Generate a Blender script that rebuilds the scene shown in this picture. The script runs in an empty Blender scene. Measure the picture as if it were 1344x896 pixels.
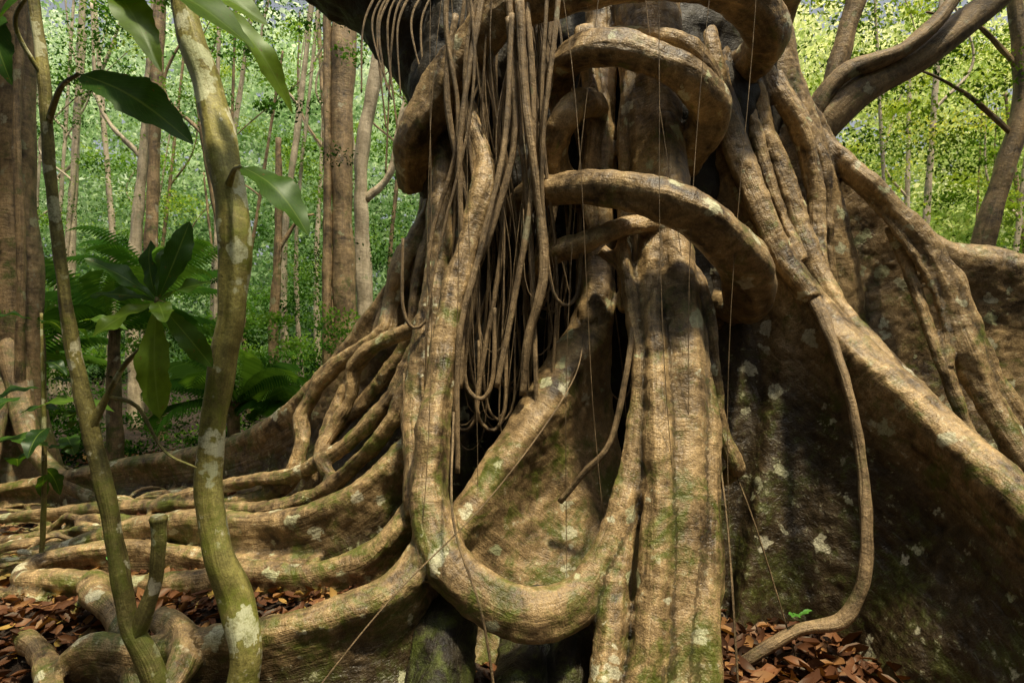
import bpy, math, random
import numpy as np
from mathutils import Vector, kdtree
random.seed(7); rng=np.random.default_rng(7)
scene=bpy.context.scene
COL=scene.collection

# ------------------------------------------------------------------ helpers
def mesh_np(name,V,F,attrs=None,mat=None,smooth=True):
    V=np.asarray(V,dtype=np.float32); F=np.asarray(F,dtype=np.int32)
    me=bpy.data.meshes.new(name)
    me.vertices.add(len(V)); me.vertices.foreach_set('co',V.ravel())
    n,k=F.shape
    me.loops.add(n*k); me.loops.foreach_set('vertex_index',F.ravel())
    me.polygons.add(n); me.polygons.foreach_set('loop_start',np.arange(0,n*k,k,dtype=np.int32))
    try: me.polygons.foreach_set('loop_total',np.full(n,k,dtype=np.int32))
    except Exception: pass
    me.update(calc_edges=True); me.validate()
    if smooth: me.polygons.foreach_set('use_smooth',np.ones(len(me.polygons),dtype=bool))
    if attrs:
        for an,(ty,data) in attrs.items():
            a=me.attributes.new(an,ty,'POINT')
            a.data.foreach_set('vector' if ty=='FLOAT_VECTOR' else 'value',np.asarray(data,dtype=np.float32).ravel())
    ob=bpy.data.objects.new(name,me); COL.objects.link(ob)
    if mat: me.materials.append(mat)
    return ob

def empty(name):
    e=bpy.data.objects.new(name,None); COL.objects.link(e); return e

def spline(P,step=0.03):
    P=np.array(P,dtype=float)
    Q=np.vstack([2*P[0]-P[1],P,2*P[-1]-P[-2]])
    out=[]
    for i in range(1,len(Q)-2):
        p0,p1,p2,p3=Q[i-1],Q[i],Q[i+1],Q[i+2]
        n=max(2,int(np.linalg.norm(p2[:3]-p1[:3])/step))
        t=np.linspace(0,1,n,endpoint=False)[:,None]
        out.append(0.5*((2*p1)+(-p0+p2)*t+(2*p0-5*p1+4*p2-p3)*t*t+(-p0+3*p1-3*p2+p3)*t**3))
    out.append(P[-1][None])
    S=np.vstack(out); S[:,3]=np.maximum(S[:,3],0.002)
    return S

class Geo:
    def __init__(s): s.V=[];s.Q=[];s.n=0;s.C=[];s.T=[];s.N=[];s.B=[];s.S=[];s.R=[];s.ring=[];s.nr=0
    def frames(s,S):
        C=S[:,:3]; T=np.gradient(C,axis=0); T/=np.linalg.norm(T,axis=1)[:,None]+1e-9
        N=np.zeros_like(T); n=np.cross(T[0],[0.3,1,0.2]); n/=np.linalg.norm(n)
        for i in range(len(T)):
            n=n-T[i]*np.dot(n,T[i]); n/=np.linalg.norm(n)+1e-9; N[i]=n
        B=np.cross(T,N)
        d=np.r_[0,np.cumsum(np.linalg.norm(np.diff(C,axis=0),axis=1))]
        return C,T,N,B,d
    def _add(s,rings,C,T,N,B,d,R):
        m,k,_=rings.shape
        base=s.n
        V=rings.reshape(-1,3)
        idx=np.arange(m*k).reshape(m,k)+base
        a=idx[:-1];b=idx[1:]
        q=np.stack([a,np.roll(a,-1,1),np.roll(b,-1,1),b],-1).reshape(-1,4)
        c0=base+m*k; c1=c0+1
        V=np.vstack([V,rings[0].mean(0),rings[-1].mean(0)])
        cap=[]
        for j in range(0,k,2):
            cap.append([c0,idx[0][(j+2)%k],idx[0][(j+1)%k],idx[0][j]])
            cap.append([c1,idx[-1][j],idx[-1][(j+1)%k],idx[-1][(j+2)%k]])
        s.V.append(V); s.Q.append(q); s.Q.append(np.array(cap))
        s.ring.append(np.r_[np.repeat(np.arange(m),k),0,m-1]+s.nr)
        off=random.random()*50
        s.C.append(C);s.T.append(T);s.N.append(N);s.B.append(B);s.S.append(d+off);s.R.append(R)
        s.n+=len(V); s.nr+=m
    def tube(s,P,sides=18,step=0.03,lump=1.0):
        S=spline(P,step); C,T,N,B,d=s.frames(S); R=S[:,3]
        if sides%2: sides+=1
        th=np.linspace(0,2*math.pi,sides,endpoint=False)[None]
        ph=[random.random()*6.28 for _ in range(8)]
        D=d[:,None]/max(0.25,R.mean()*6)
        f=1+lump*(0.08*np.sin(2*th+ph[0]+D*.9)+0.06*np.sin(3*th+ph[1]-D*1.7)+0.04*np.sin(5*th+ph[2]+D*1.1)+0.05*np.sin(D*4.1+ph[3])+0.04*np.sin(D*7.3+ph[4]+th))
        rr=R[:,None]*f
        rings=C[:,None]+rr[...,None]*(np.cos(th)[...,None]*N[:,None]+np.sin(th)[...,None]*B[:,None])
        s._add(rings,C,T,N,B,d,R)
    def buttress(s,P,flare=0.16,step=0.04,bot=-0.15,wob=1.0,lv=14,rts=1.0):
        S=spline(P,step); C,T,N,B,d=s.frames(S); R=S[:,3]; m=len(S)
        w=max(4,int(0.35/step)); H=np.zeros((m,2))
        for i in range(m):
            v=C[min(m-1,i+w),:2]-C[max(0,i-w),:2]; H[i]=v/(np.linalg.norm(v)+1e-6)
        for _ in range(12): H[1:-1]=(H[:-2]+H[1:-1]*2+H[2:])/4
        H/=np.linalg.norm(H,axis=1)[:,None]
        side=np.stack([H[:,1],-H[:,0],np.zeros(m)],-1)
        ph=[random.random()*6.28 for _ in range(6)]
        ang=np.radians(np.linspace(0,180,9)); tl=np.linspace(0,1,lv)
        secs=[]
        for i in range(m):
            r=R[i]; z=C[i,2]; Ht=max(0.12,z-bot)
            def wd(t): return r*(0.95-0.55*math.sin(math.pi*min(1,t*1.5)))+flare*Ht*t**2.2
            L=[(-wd(t),-t*Ht,t) for t in tl[::-1]]
            A=[(-math.cos(a)*r,math.sin(a)*r,0) for a in ang[1:-1]]
            Rr=[(wd(t),-t*Ht,t) for t in tl]
            sec=np.array(L+A+Rr)
            if len(sec)%2: sec=np.vstack([sec,[0,-Ht-0.02,1]])
            o=wob*(0.09*np.sin(d[i]*3.1+sec[:,2]*3+ph[0])+0.05*np.sin(d[i]*7+sec[:,2]*5+ph[1]))*sec[:,2]
            secs.append(C[i][None]+(sec[:,0]+o)[:,None]*side[i][None]+sec[:,1][:,None]*np.array([[0,0,1.]]))
        rings=np.array(secs)
        s._add(rings,C,T,N,B,d,R*rts)
    def data(s):
        V=np.vstack(s.V);Q=np.vstack(s.Q)
        fr=[np.concatenate(x) for x in (s.C,s.T,s.N,s.B,s.S,s.R)]
        return V,Q,np.concatenate(s.ring),fr
    def coords(s,V,ring,fr):
        C,T,N,B,S,R=fr; rel=V-C[ring]
        r=np.maximum(R[ring],0.01)
        return np.stack([(rel*N[ring]).sum(1)/r,(rel*B[ring]).sum(1)/r,S[ring]+(rel*T[ring]).sum(1)],-1)
    def obj(s,name,mat):
        V,Q,ring,fr=s.data()
        return mesh_np(name,V,Q,{'rt':('FLOAT_VECTOR',s.coords(V,ring,fr))},mat)
    def fused(s,name,mat,voxel,disp=0.03,dsize=0.3,small=.35):
        V,Q,ring,fr=s.data()
        src=mesh_np(name+'_src',V,Q)
        md=src.modifiers.new('r','REMESH'); md.mode='VOXEL'; md.voxel_size=voxel
        sm=src.modifiers.new('s','SMOOTH'); sm.factor=0.5; sm.iterations=4
        for st,sz in ((disp,dsize),(disp*small,dsize*0.3)):
            tx=bpy.data.textures.new('lumps','CLOUDS'); tx.noise_scale=sz; tx.noise_depth=2
            dm=src.modifiers.new('d','DISPLACE'); dm.texture=tx; dm.texture_coords='GLOBAL'; dm.strength=st; dm.mid_level=0.5
        dg=bpy.context.evaluated_depsgraph_get(); dg.update()
        me=bpy.data.meshes.new_from_object(src.evaluated_get(dg))
        bpy.data.objects.remove(src)
        kd=kdtree.KDTree(len(V))
        for i,v in enumerate(V.tolist()): kd.insert(v,i)
        kd.balance()
        n=len(me.vertices); co=np.empty(n*3,dtype=np.float32); me.vertices.foreach_get('co',co); co=co.reshape(-1,3)
        near=np.fromiter((kd.find(c)[1] for c in co.tolist()),dtype=np.int64,count=n)
        a=me.attributes.new('rt','FLOAT_VECTOR','POINT')
        a.data.foreach_set('vector',s.coords(co,ring[near],fr).astype(np.float32).ravel())
        me.polygons.foreach_set('use_smooth',np.ones(len(me.polygons),dtype=bool))
        me.materials.clear(); me.materials.append(mat); me.name=name
        ob=bpy.data.objects.new(name,me); COL.objects.link(ob)
        print(name,'faces',len(me.polygons))
        return ob

# ------------------------------------------------------------------ materials
class NT:
    def __init__(s,name):
        s.m=bpy.data.materials.new(name); s.m.use_nodes=True; s.t=s.m.node_tree; s.t.nodes.clear()
        s.out=s.n('ShaderNodeOutputMaterial')
    def n(s,ty,**kw):
        nd=s.t.nodes.new(ty)
        for k,v in kw.items(): setattr(nd,k,v)
        return nd
    def l(s,a,b): s.t.links.new(a,b)
    def noise(s,vec,scale,detail=4,rough=0.55,dist=0):
        nd=s.n('ShaderNodeTexNoise'); nd.inputs['Scale'].default_value=scale; nd.inputs['Detail'].default_value=detail
        nd.inputs['Roughness'].default_value=rough; nd.inputs['Distortion'].default_value=dist
        s.l(vec,nd.inputs['Vector']); return nd.outputs['Fac']
    def ramp(s,f,stops,interp='LINEAR'):
        nd=s.n('ShaderNodeValToRGB'); cr=nd.color_ramp; cr.interpolation=interp
        while len(cr.elements)<len(stops): cr.elements.new(0.5)
        for e,(p,c) in zip(cr.elements,stops):
            e.position=p; e.color=(c,c,c,1) if not isinstance(c,tuple) else (*c,1)
        s.l(f,nd.inputs['Fac']); return nd.outputs['Color']
    def math(s,op,a,b=None,clamp=False):
        nd=s.n('ShaderNodeMath',operation=op); nd.use_clamp=clamp
        for i,x in enumerate((a,b)):
            if x is None: continue
            if isinstance(x,(int,float)): nd.inputs[i].default_value=x
            else: s.l(x,nd.inputs[i])
        return nd.outputs[0]
    def mix(s,f,a,b,mode='MIX'):
        nd=s.n('ShaderNodeMix',data_type='RGBA',blend_type=mode)
        for sock,x in ((nd.inputs[0],f),(nd.inputs[6],a),(nd.inputs[7],b)):
            if isinstance(x,(int,float)): sock.default_value=x
            elif isinstance(x,tuple): sock.default_value=(*x,1)
            else: s.l(x,sock)
        return nd.outputs[2]
    def scl(s,vec,v):
        nd=s.n('ShaderNodeVectorMath',operation='MULTIPLY'); s.l(vec,nd.inputs[0]); nd.inputs[1].default_value=v; return nd.outputs[0]

def bark(name,dark,light,lich=0.5,moss=0.5,lichcol=(0.42,0.38,0.27),rough=0.55,bump=1.0,mosslow=1.6,cav=True,lscale=5.0,mosscols=((0.03,0.045,0.006),(0.13,0.16,0.025)),walls=False,lsize=.46):
    M=NT(name)
    rt=M.n('ShaderNodeAttribute',attribute_name='rt').outputs['Vector']
    geo=M.n('ShaderNodeNewGeometry'); pos=geo.outputs['Position']
    blot=M.noise(pos,3.2,4,0.65,0.6)
    strand=M.noise(M.scl(rt,(1.6,1.6,1.3)),1.3,3,0.6,0.5)
    wr=M.noise(M.scl(rt,(0.9,0.9,26)),1.0,2,0.6,1.2)
    med=M.noise(pos,17,4,0.72)
    fine=M.noise(pos,110,2,0.7)
    f=M.math('ADD',M.math('MULTIPLY',blot,0.52),M.math('ADD',M.math('MULTIPLY',strand,0.23),M.math('MULTIPLY',med,0.25)))
    mid=tuple((a*0.5+b*0.5) for a,b in zip(dark,light))
    col=M.ramp(f,[(0.39,dark),(0.50,mid),(0.61,light)])
    grain=M.ramp(M.math('ADD',M.math('MULTIPLY',fine,0.65),M.math('MULTIPLY',wr,0.35)),[(0.38,0.55),(0.6,1.2)])
    col=M.mix(0.8,col,grain,'MULTIPLY')
    sx=M.n('ShaderNodeSeparateXYZ'); M.l(pos,sx.inputs[0])
    low=M.n('ShaderNodeMapRange'); low.inputs['From Min'].default_value=mosslow+1.6; low.inputs['From Max'].default_value=0.2
    low.inputs['To Min'].default_value=-0.05; low.inputs['To Max'].default_value=0.07; M.l(sx.outputs[2],low.inputs['Value'])
    mp=M.n('ShaderNodeVectorMath',operation='ADD'); M.l(pos,mp.inputs[0]); mp.inputs[1].default_value=(7.3,2.1,4.4)
    mf=M.math('ADD',M.noise(mp.outputs[0],4.2,5,0.75,0.5),low.outputs[0])
    mm=M.ramp(mf,[(0.66-0.16*moss,0.0),(0.80-0.16*moss,0.9)])
    mosscol=M.mix(med,mosscols[0],mosscols[1])
    col=M.mix(M.math('MULTIPLY',mm,min(1,moss*1.3)),col,mosscol)
    if walls:   # the thin plank-like flanks below the ridges : algae-stained bark, with shade put into its dark colour
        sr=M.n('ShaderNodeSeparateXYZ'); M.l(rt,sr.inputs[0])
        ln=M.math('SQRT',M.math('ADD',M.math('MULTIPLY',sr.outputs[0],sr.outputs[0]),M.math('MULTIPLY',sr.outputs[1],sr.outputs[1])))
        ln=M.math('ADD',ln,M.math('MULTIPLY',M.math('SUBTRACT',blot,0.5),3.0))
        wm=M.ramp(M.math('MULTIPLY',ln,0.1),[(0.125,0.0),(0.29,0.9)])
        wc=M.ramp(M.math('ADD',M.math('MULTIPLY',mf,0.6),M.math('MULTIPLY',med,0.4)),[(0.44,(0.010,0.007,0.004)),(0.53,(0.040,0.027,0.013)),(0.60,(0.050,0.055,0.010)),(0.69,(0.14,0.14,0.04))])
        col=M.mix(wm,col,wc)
    v=M.n('ShaderNodeTexVoronoi'); v.inputs['Scale'].default_value=lscale; v.inputs['Randomness'].default_value=1
    wp=M.n('ShaderNodeVectorMath',operation='ADD'); M.l(pos,wp.inputs[0])
    nn=M.n('ShaderNodeTexNoise'); nn.inputs['Scale'].default_value=14; nn.inputs['Detail'].default_value=4; M.l(pos,nn.inputs['Vector'])
    sc=M.scl(nn.outputs['Color'],(0.17,0.17,0.17)); M.l(sc,wp.inputs[1]); M.l(wp.outputs[0],v.inputs['Vector'])
    sp=M.n('ShaderNodeSeparateColor'); M.l(v.outputs['Color'],sp.inputs[0])
    sz=M.math('MULTIPLY',M.ramp(sp.outputs[0],[(max(0.0,1-lich*0.55)-0.02,0.0),(1.0,1.0)]),lsize)
    lm=M.math('MULTIPLY',M.math('SUBTRACT',sz,v.outputs['Distance']),15,True)
    lm=M.math('MULTIPLY',lm,M.ramp(M.math('ADD',M.math('MULTIPLY',med,.6),M.math('MULTIPLY',fine,.4)),[(0.38,0.25),(0.52,0.92)]))
    lm2=M.math('MULTIPLY',M.ramp(med,[(0.60,0.0),(0.66,0.55*min(1,lich*1.6))]),M.ramp(blot,[(0.45,0.0),(0.55,1.0)]))
    lm=M.math('MAXIMUM',lm,lm2)
    lc=M.mix(sp.outputs[1],lichcol,tuple(c*k for c,k in zip(lichcol,(0.66,0.74,0.55))))
    col=M.mix(lm,col,lc)
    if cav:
        pt=M.ramp(geo.outputs['Pointiness'],[(0.44,0.2),(0.495,0.88),(0.54,1.45)])  # dirt and shade in creases, lighter ridges, painted into the base colour
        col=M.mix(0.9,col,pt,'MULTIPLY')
    b=M.n('ShaderNodeBsdfPrincipled'); M.l(col,b.inputs['Base Color'])
    M.l(M.ramp(med,[(0.3,rough-0.1),(0.7,rough+0.2)]),b.inputs['Roughness'])
    h=M.math('ADD',M.math('ADD',M.math('MULTIPLY',wr,0.3),M.math('MULTIPLY',strand,0.9)),M.math('ADD',M.math('MULTIPLY',med,0.65),M.math('MULTIPLY',fine,0.22)))
    bp=M.n('ShaderNodeBump'); bp.inputs['Strength'].default_value=0.8*bump; bp.inputs['Distance'].default_value=0.022
    M.l(h,bp.inputs['Height']); M.l(bp.outputs[0],b.inputs['Normal'])
    M.l(b.outputs[0],M.out.inputs[0]); return M.m

def leafmat(name,stops,trans=0.45,gloss=0.08,rough=0.4,veins=False,tint=(1.6,1.4,0.6)):
    M=NT(name)
    at=M.n('ShaderNodeAttribute',attribute_name='val').outputs['Fac']
    col=M.ramp(at,stops)
    if veins:
        geo=M.n('ShaderNodeNewGeometry')
        n=M.noise(geo.outputs['Position'],25,5,0.6)
        col=M.mix(0.6,col,M.ramp(n,[(0.3,0.6),(0.7,1.25)]),'MULTIPLY')
        uvn=M.n('ShaderNodeAttribute',attribute_name='luv').outputs['Vector']
        sp=M.n('ShaderNodeSeparateXYZ'); M.l(uvn,sp.inputs[0])
        au=M.math('ABSOLUTE',sp.outputs[0])
        ph=M.math('ADD',M.math('MULTIPLY',sp.outputs[1],16),M.math('MULTIPLY',au,-5))
        sv=M.math('ABSOLUTE',M.math('SINE',M.math('MULTIPLY',ph,3.14159)))
        vein=M.math('MAXIMUM',M.ramp(sv,[(0.0,0.5),(0.16,0.0)]),M.ramp(au,[(0.03,1.0),(0.07,0.0)]))
        col=M.mix(M.math('MULTIPLY',vein,0.55),col,(0.20,0.30,0.06))
        n3=M.noise(geo.outputs['Position'],38,4,0.7)
        col=M.mix(M.ramp(n3,[(0.64,0.0),(0.68,0.8)]),col,(0.16,0.09,0.02))
    d=M.n('ShaderNodeBsdfDiffuse'); t=M.n('ShaderNodeBsdfTranslucent')
    M.l(col,d.inputs[0])
    M.l(M.mix(1.0,col,tint,'MULTIPLY'),t.inputs[0])
    m1=M.n('ShaderNodeMixShader'); m1.inputs[0].default_value=trans; M.l(d.outputs[0],m1.inputs[1]); M.l(t.outputs[0],m1.inputs[2])
    last=m1
    if gloss>0:
        g=M.n('ShaderNodeBsdfGlossy'); g.inputs['Roughness'].default_value=rough
        g.inputs['Color'].default_value=(0.7,0.8,0.7,1)
        m2=M.n('ShaderNodeMixShader'); m2.inputs[0].default_value=gloss; M.l(m1.outputs[0],m2.inputs[1]); M.l(g.outputs[0],m2.inputs[2]); last=m2
    M.l(last.outputs[0],M.out.inputs[0]); return M.m

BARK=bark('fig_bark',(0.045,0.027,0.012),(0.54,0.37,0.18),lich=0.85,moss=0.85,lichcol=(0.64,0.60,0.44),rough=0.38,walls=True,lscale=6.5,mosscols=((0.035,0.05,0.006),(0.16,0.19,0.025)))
BARKD=bark('fig_bark_shaded',(0.006,0.004,0.003),(0.035,0.026,0.012),lich=0.15,moss=0.7,bump=1.3)  # near-black copy of the fig bark: cavity shade put into its colour
ROOTLET=bark('rootlet_bark',(0.09,0.06,0.03),(0.46,0.32,0.17),lich=0.1,moss=0.4,cav=False)
YOUNG=bark('young_tree_bark',(0.14,0.12,0.03),(0.48,0.43,0.13),lich=1.45,moss=0.8,lichcol=(0.82,0.78,0.62),cav=False,lscale=6.0,lsize=.74,mosslow=3,bump=.4,mosscols=((0.11,0.13,0.015),(0.32,0.35,0.05)))
STEM=bark('sapling_bark',(0.08,0.065,0.02),(0.38,0.33,0.10),lich=1.2,moss=0.8,lichcol=(0.74,0.69,0.5),lscale=10,lsize=.62,cav=False,mosslow=2,bump=.5,mosscols=((0.09,0.11,0.014),(0.24,0.28,0.04)))
FAR=bark('jungle_bark',(0.06,0.04,0.02),(0.44,0.30,0.15),lich=0.7,moss=0.8,cav=False,mosslow=4)
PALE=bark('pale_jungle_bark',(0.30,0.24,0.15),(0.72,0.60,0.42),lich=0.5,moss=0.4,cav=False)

# ------------------------------------------------------------------ the strangler fig
fig=empty('strangler_fig_tree')
G=Geo()
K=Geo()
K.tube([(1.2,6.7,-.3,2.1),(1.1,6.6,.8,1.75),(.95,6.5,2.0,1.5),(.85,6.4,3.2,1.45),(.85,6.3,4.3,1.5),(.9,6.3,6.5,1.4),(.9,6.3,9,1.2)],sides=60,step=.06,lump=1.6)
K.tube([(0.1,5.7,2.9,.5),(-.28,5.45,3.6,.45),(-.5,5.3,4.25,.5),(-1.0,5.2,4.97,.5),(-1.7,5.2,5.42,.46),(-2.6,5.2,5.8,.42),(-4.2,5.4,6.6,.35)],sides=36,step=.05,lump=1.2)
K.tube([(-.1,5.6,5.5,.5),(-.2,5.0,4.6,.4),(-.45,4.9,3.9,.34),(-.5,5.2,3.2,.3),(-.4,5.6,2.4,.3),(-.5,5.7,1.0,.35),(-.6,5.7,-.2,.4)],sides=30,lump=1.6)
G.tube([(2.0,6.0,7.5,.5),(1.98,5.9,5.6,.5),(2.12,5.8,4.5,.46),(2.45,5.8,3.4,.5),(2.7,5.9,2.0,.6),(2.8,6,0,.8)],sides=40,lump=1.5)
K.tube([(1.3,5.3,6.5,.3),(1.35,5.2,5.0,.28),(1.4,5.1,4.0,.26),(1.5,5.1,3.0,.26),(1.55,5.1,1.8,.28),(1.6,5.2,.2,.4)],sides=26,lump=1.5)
# great vertical root
G.tube([(1.1,4.9,6.5,.3),(1.07,4.8,5.05,.28),(1.02,4.6,4.23,.25),(1.045,4.4,3.42,.195),(1.03,4.2,2.83,.2),(1.04,4.0,2.24,.215),(1.0,3.7,1.48,.205),(.907,3.45,.83,.205),(.82,3.25,.37,.215),(.76,3.12,.05,.25),(.74,3.08,-.25,.27)],sides=28,lump=1.1)
G.tube([(1.08,4.12,2.6,.04),(1.13,3.95,2.25,.07),(1.15,3.63,1.5,.085),(1.08,3.36,.85,.09),(.99,3.16,.4,.10),(.93,3.03,0,.13)],lump=1)
G.tube([(.95,4.0,2.45,.04),(.89,3.8,2.1,.07),(.84,3.50,1.4,.08),(.77,3.27,.8,.085),(.69,3.1,.35,.1),(.62,3.0,0,.12)],lump=1)
G.tube([(.96,4.08,2.7,.1),(.86,3.92,2.2,.085),(.81,3.75,1.66,.07),(.73,3.6,1.226,.065),(.595,3.4,.844,.075),(.524,3.2,.51,.08),(.467,3.05,.2,.09),(.45,3.0,-.1,.1)])
# U shaped root
G.tube([(-.3,4.5,3.75,.04),(-.297,4.4,3.6,.055),(-.19,4.2,3.2,.075),(-.256,4.1,2.81,.08),(-.36,4,2.39,.082),(-.427,3.85,1.894,.09),(-.474,3.65,1.4,.11),(-.4725,3.5,1.03,.13),(-.365,3.35,.795,.138),(-.15,3.25,.632,.135),(.072,3.2,.56,.125),(.297,3.25,.59,.115),(.474,3.35,.753,.09),(.615,3.45,1.045,.068),(.72,3.6,1.406,.055),(.788,3.75,1.85,.05),(.76,3.9,2.23,.05),(.73,4.05,2.65,.05)],sides=24)
G.tube([(-.5,4.9,4.2,.1),(-.53,4.7,3.5,.1),(-.532,4.5,2.83,.1),(-.544,4.35,2.315,.105),(-.61,4.2,1.94,.1),(-.637,4.05,1.534,.09),(-.60,3.9,1.26,.09),(-.55,3.7,.95,.1)])
G.tube([(-.42,5.0,3.4,.07),(-.40,4.7,2.9,.07),(-.42,4.5,2.4,.07),(-.5,4.4,1.9,.07),(-.58,4.2,1.4,.07),(-.6,4.0,1.0,.07)])
# inner flange
G.tube([(.75,4.9,5.2,.15),(.72,4.8,4.6,.13),(.68,4.6,3.6,.11),(.65,4.5,3.0,.12),(.62,4.4,2.46,.13),(.55,4.3,2.1,.15)])
G.tube([(.88,4.6,4.6,.08),(.86,4.5,4.2,.07),(.83,4.4,3.2,.07),(.82,4.3,2.7,.06),(.8,4.2,2.2,.07)])
G.tube([(.55,4.7,4.4,.07),(.6,4.5,3.7,.06),(.56,4.45,3.1,.06),(.6,4.4,2.7,.05)])
G.buttress([(.63,4.45,2.55,.11),(.62,4.4,2.42,.14),(.554,4.3,2.1,.18),(.328,4.15,1.78,.185),(.09,4.0,1.44,.165),(-.13,3.85,1.15,.14),(-.33,3.7,.886,.12),(-.5,3.55,.6,.1)],flare=.22,wob=.5,rts=5)
# encircling roots
G.tube([(.1,5.2,2.95,.1),(.05,4.7,3.0,.1),(.15,4.3,3.04,.105),(.435,3.95,2.98,.115),(.695,3.75,2.92,.12),(.95,3.65,2.82,.13),(1.2,3.65,2.684,.14),(1.44,3.8,2.51,.155),(1.585,4.05,2.34,.15),(1.67,4.4,2.26,.13),(1.6,4.9,2.3,.12)],sides=24)
G.tube([(1.35,4.9,3.3,.1),(1.31,4.5,3.40,.115),(1.355,4.2,3.56,.13),(1.165,4.0,3.715,.13),(.88,3.95,3.84,.125),(.59,4.0,3.93,.12),(.383,4.2,3.93,.115),(.343,4.5,3.85,.11),(.5,4.9,3.8,.1),(.8,5.1,3.9,.1)],sides=24)
G.tube([(1.55,4.8,3.62,.08),(1.42,4.3,3.72,.08),(1.25,4.12,3.92,.08),(.98,4.15,4.06,.075),(.6,4.4,4.14,.07),(.4,4.7,4.1,.06)])
G.tube([(.66,4.5,3.72,.08),(.5,4.25,3.66,.09),(.37,4.2,3.52,.1),(.3,4.3,3.33,.1),(.41,4.5,3.15,.09),(.6,4.8,3.05,.08)])
G.tube([(.2,4.9,2.5,.08),(.2,4.5,2.5,.085),(.24,4.2,2.57,.085),(.465,4.0,2.65,.085),(.706,3.95,2.73,.07),(.97,4.05,2.8,.07)])
G.tube([(.6,4.1,2.62,.045),(.72,4.08,2.5,.035),(.76,4.15,2.35,.03)])
G.tube([(-.8,5.0,3.3,.14),(-.73,4.6,3.51,.15),(-.543,4.5,3.78,.155),(-.31,4.4,4.08,.155),(-.04,4.3,4.31,.15),(.25,4.2,4.37,.13),(.656,4.1,4.40,.12),(1.17,4.1,4.45,.14),(1.59,4.2,4.40,.16),(1.86,4.45,4.27,.17),(1.88,4.8,4.2,.15),(1.7,5.2,4.2,.14)],sides=24)
G.tube([(1.0,4.3,5.2,.14),(1.4,4.2,4.75,.14),(1.75,4.3,4.6,.13),(2.1,4.7,4.7,.12),(2.2,5.2,4.6,.12)],sides=20)
# roots streaming down the right stem
G.buttress([(1.6,5.2,4.9,.15),(1.67,4.8,4.15,.14),(1.79,4.7,3.52,.14),(1.91,4.6,3.02,.15),(2.03,4.5,2.58,.165),(2.19,4.35,2.23,.165),(2.34,4.1,1.91,.155),(2.51,3.8,1.61,.145),(2.62,3.5,1.357,.135),(2.67,3.2,1.17,.13),(2.7,2.9,.98,.13),(2.78,2.3,.7,.12),(2.9,1.6,.35,.1),(2.95,1.2,.1,.08)],flare=.13,lv=22)
G.tube([(1.5,4.9,4.9,.1),(1.55,4.75,4.1,.1),(1.68,4.62,3.5,.09),(1.8,4.5,3.05,.09),(1.93,4.4,2.65,.08),(2.1,4.25,2.3,.07)])
G.tube([(1.9,5.1,4.7,.1),(1.96,5.0,4.17,.1),(2.11,5.0,3.6,.1),(2.24,4.9,3.09,.1),(2.33,4.75,2.59,.1),(2.42,4.5,2.2,.1),(2.55,4.2,1.85,.1),(2.72,3.9,1.5,.1),(2.82,3.5,1.2,.1),(2.9,3.0,.9,.1),(3.0,2.4,.3,.1)])
G.tube([(2.1,5.3,4.6,.07),(2.175,5.0,4.05,.07),(2.39,5.0,3.67,.08),(2.49,5.0,3.175,.07),(2.45,4.85,2.6,.06),(2.47,4.5,2.15,.06)])
G.tube([(2.3,5.3,4.3,.06),(2.45,5.2,3.95,.06),(2.6,5.1,3.5,.06),(2.62,5.1,3.0,.06),(2.66,5.1,2.4,.07)])
G.tube([(1.75,5.1,4.8,.06),(1.85,4.95,4.1,.055),(1.98,4.85,3.5,.055),(2.1,4.75,3.0,.05),(2.2,4.6,2.6,.05)])
# back right buttress
G.buttress([(2.3,5.8,5.0,.2),(2.37,5.6,4.65,.2),(2.65,5.6,4.09,.19),(3.0,5.6,3.63,.17),(3.44,5.5,3.12,.16),(3.83,5.4,2.73,.18),(4.15,5.3,2.61,.22),(4.6,5.2,2.45,.22),(5.4,5.0,2.1,.22),(6.6,4.8,1.3,.2),(7.6,4.6,.4,.15)],flare=.17,lv=26,rts=3)
G.tube([(2.7,5.6,4.0,.09),(2.855,5.4,3.67,.09),(3.1,5.2,3.29,.095),(3.4,5.1,2.88,.1),(3.55,5.0,2.49,.105),(3.63,4.9,1.99,.105),(3.77,4.8,1.51,.105),(3.87,4.6,1.13,.11),(4.1,4.3,.6,.11),(4.2,4.1,0,.12)])
G.tube([(3.45,5.15,2.85,.05),(3.6,4.95,2.54,.06),(3.74,4.9,2.05,.065),(3.93,4.8,1.5,.07),(4.2,4.6,1.1,.07),(4.5,4.4,.6,.07)])
G.tube([(3.3,5.3,3.0,.05),(3.35,5.1,2.5,.05),(3.42,4.95,2.0,.05),(3.52,4.8,1.5,.055),(3.6,4.6,.9,.06)])
G.tube([(2.9,5.4,3.5,.03),(3.2,5.15,3.0,.03),(3.42,5.0,2.5,.03),(3.5,4.95,2.2,.03),(3.48,4.85,1.8,.03)])
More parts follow.
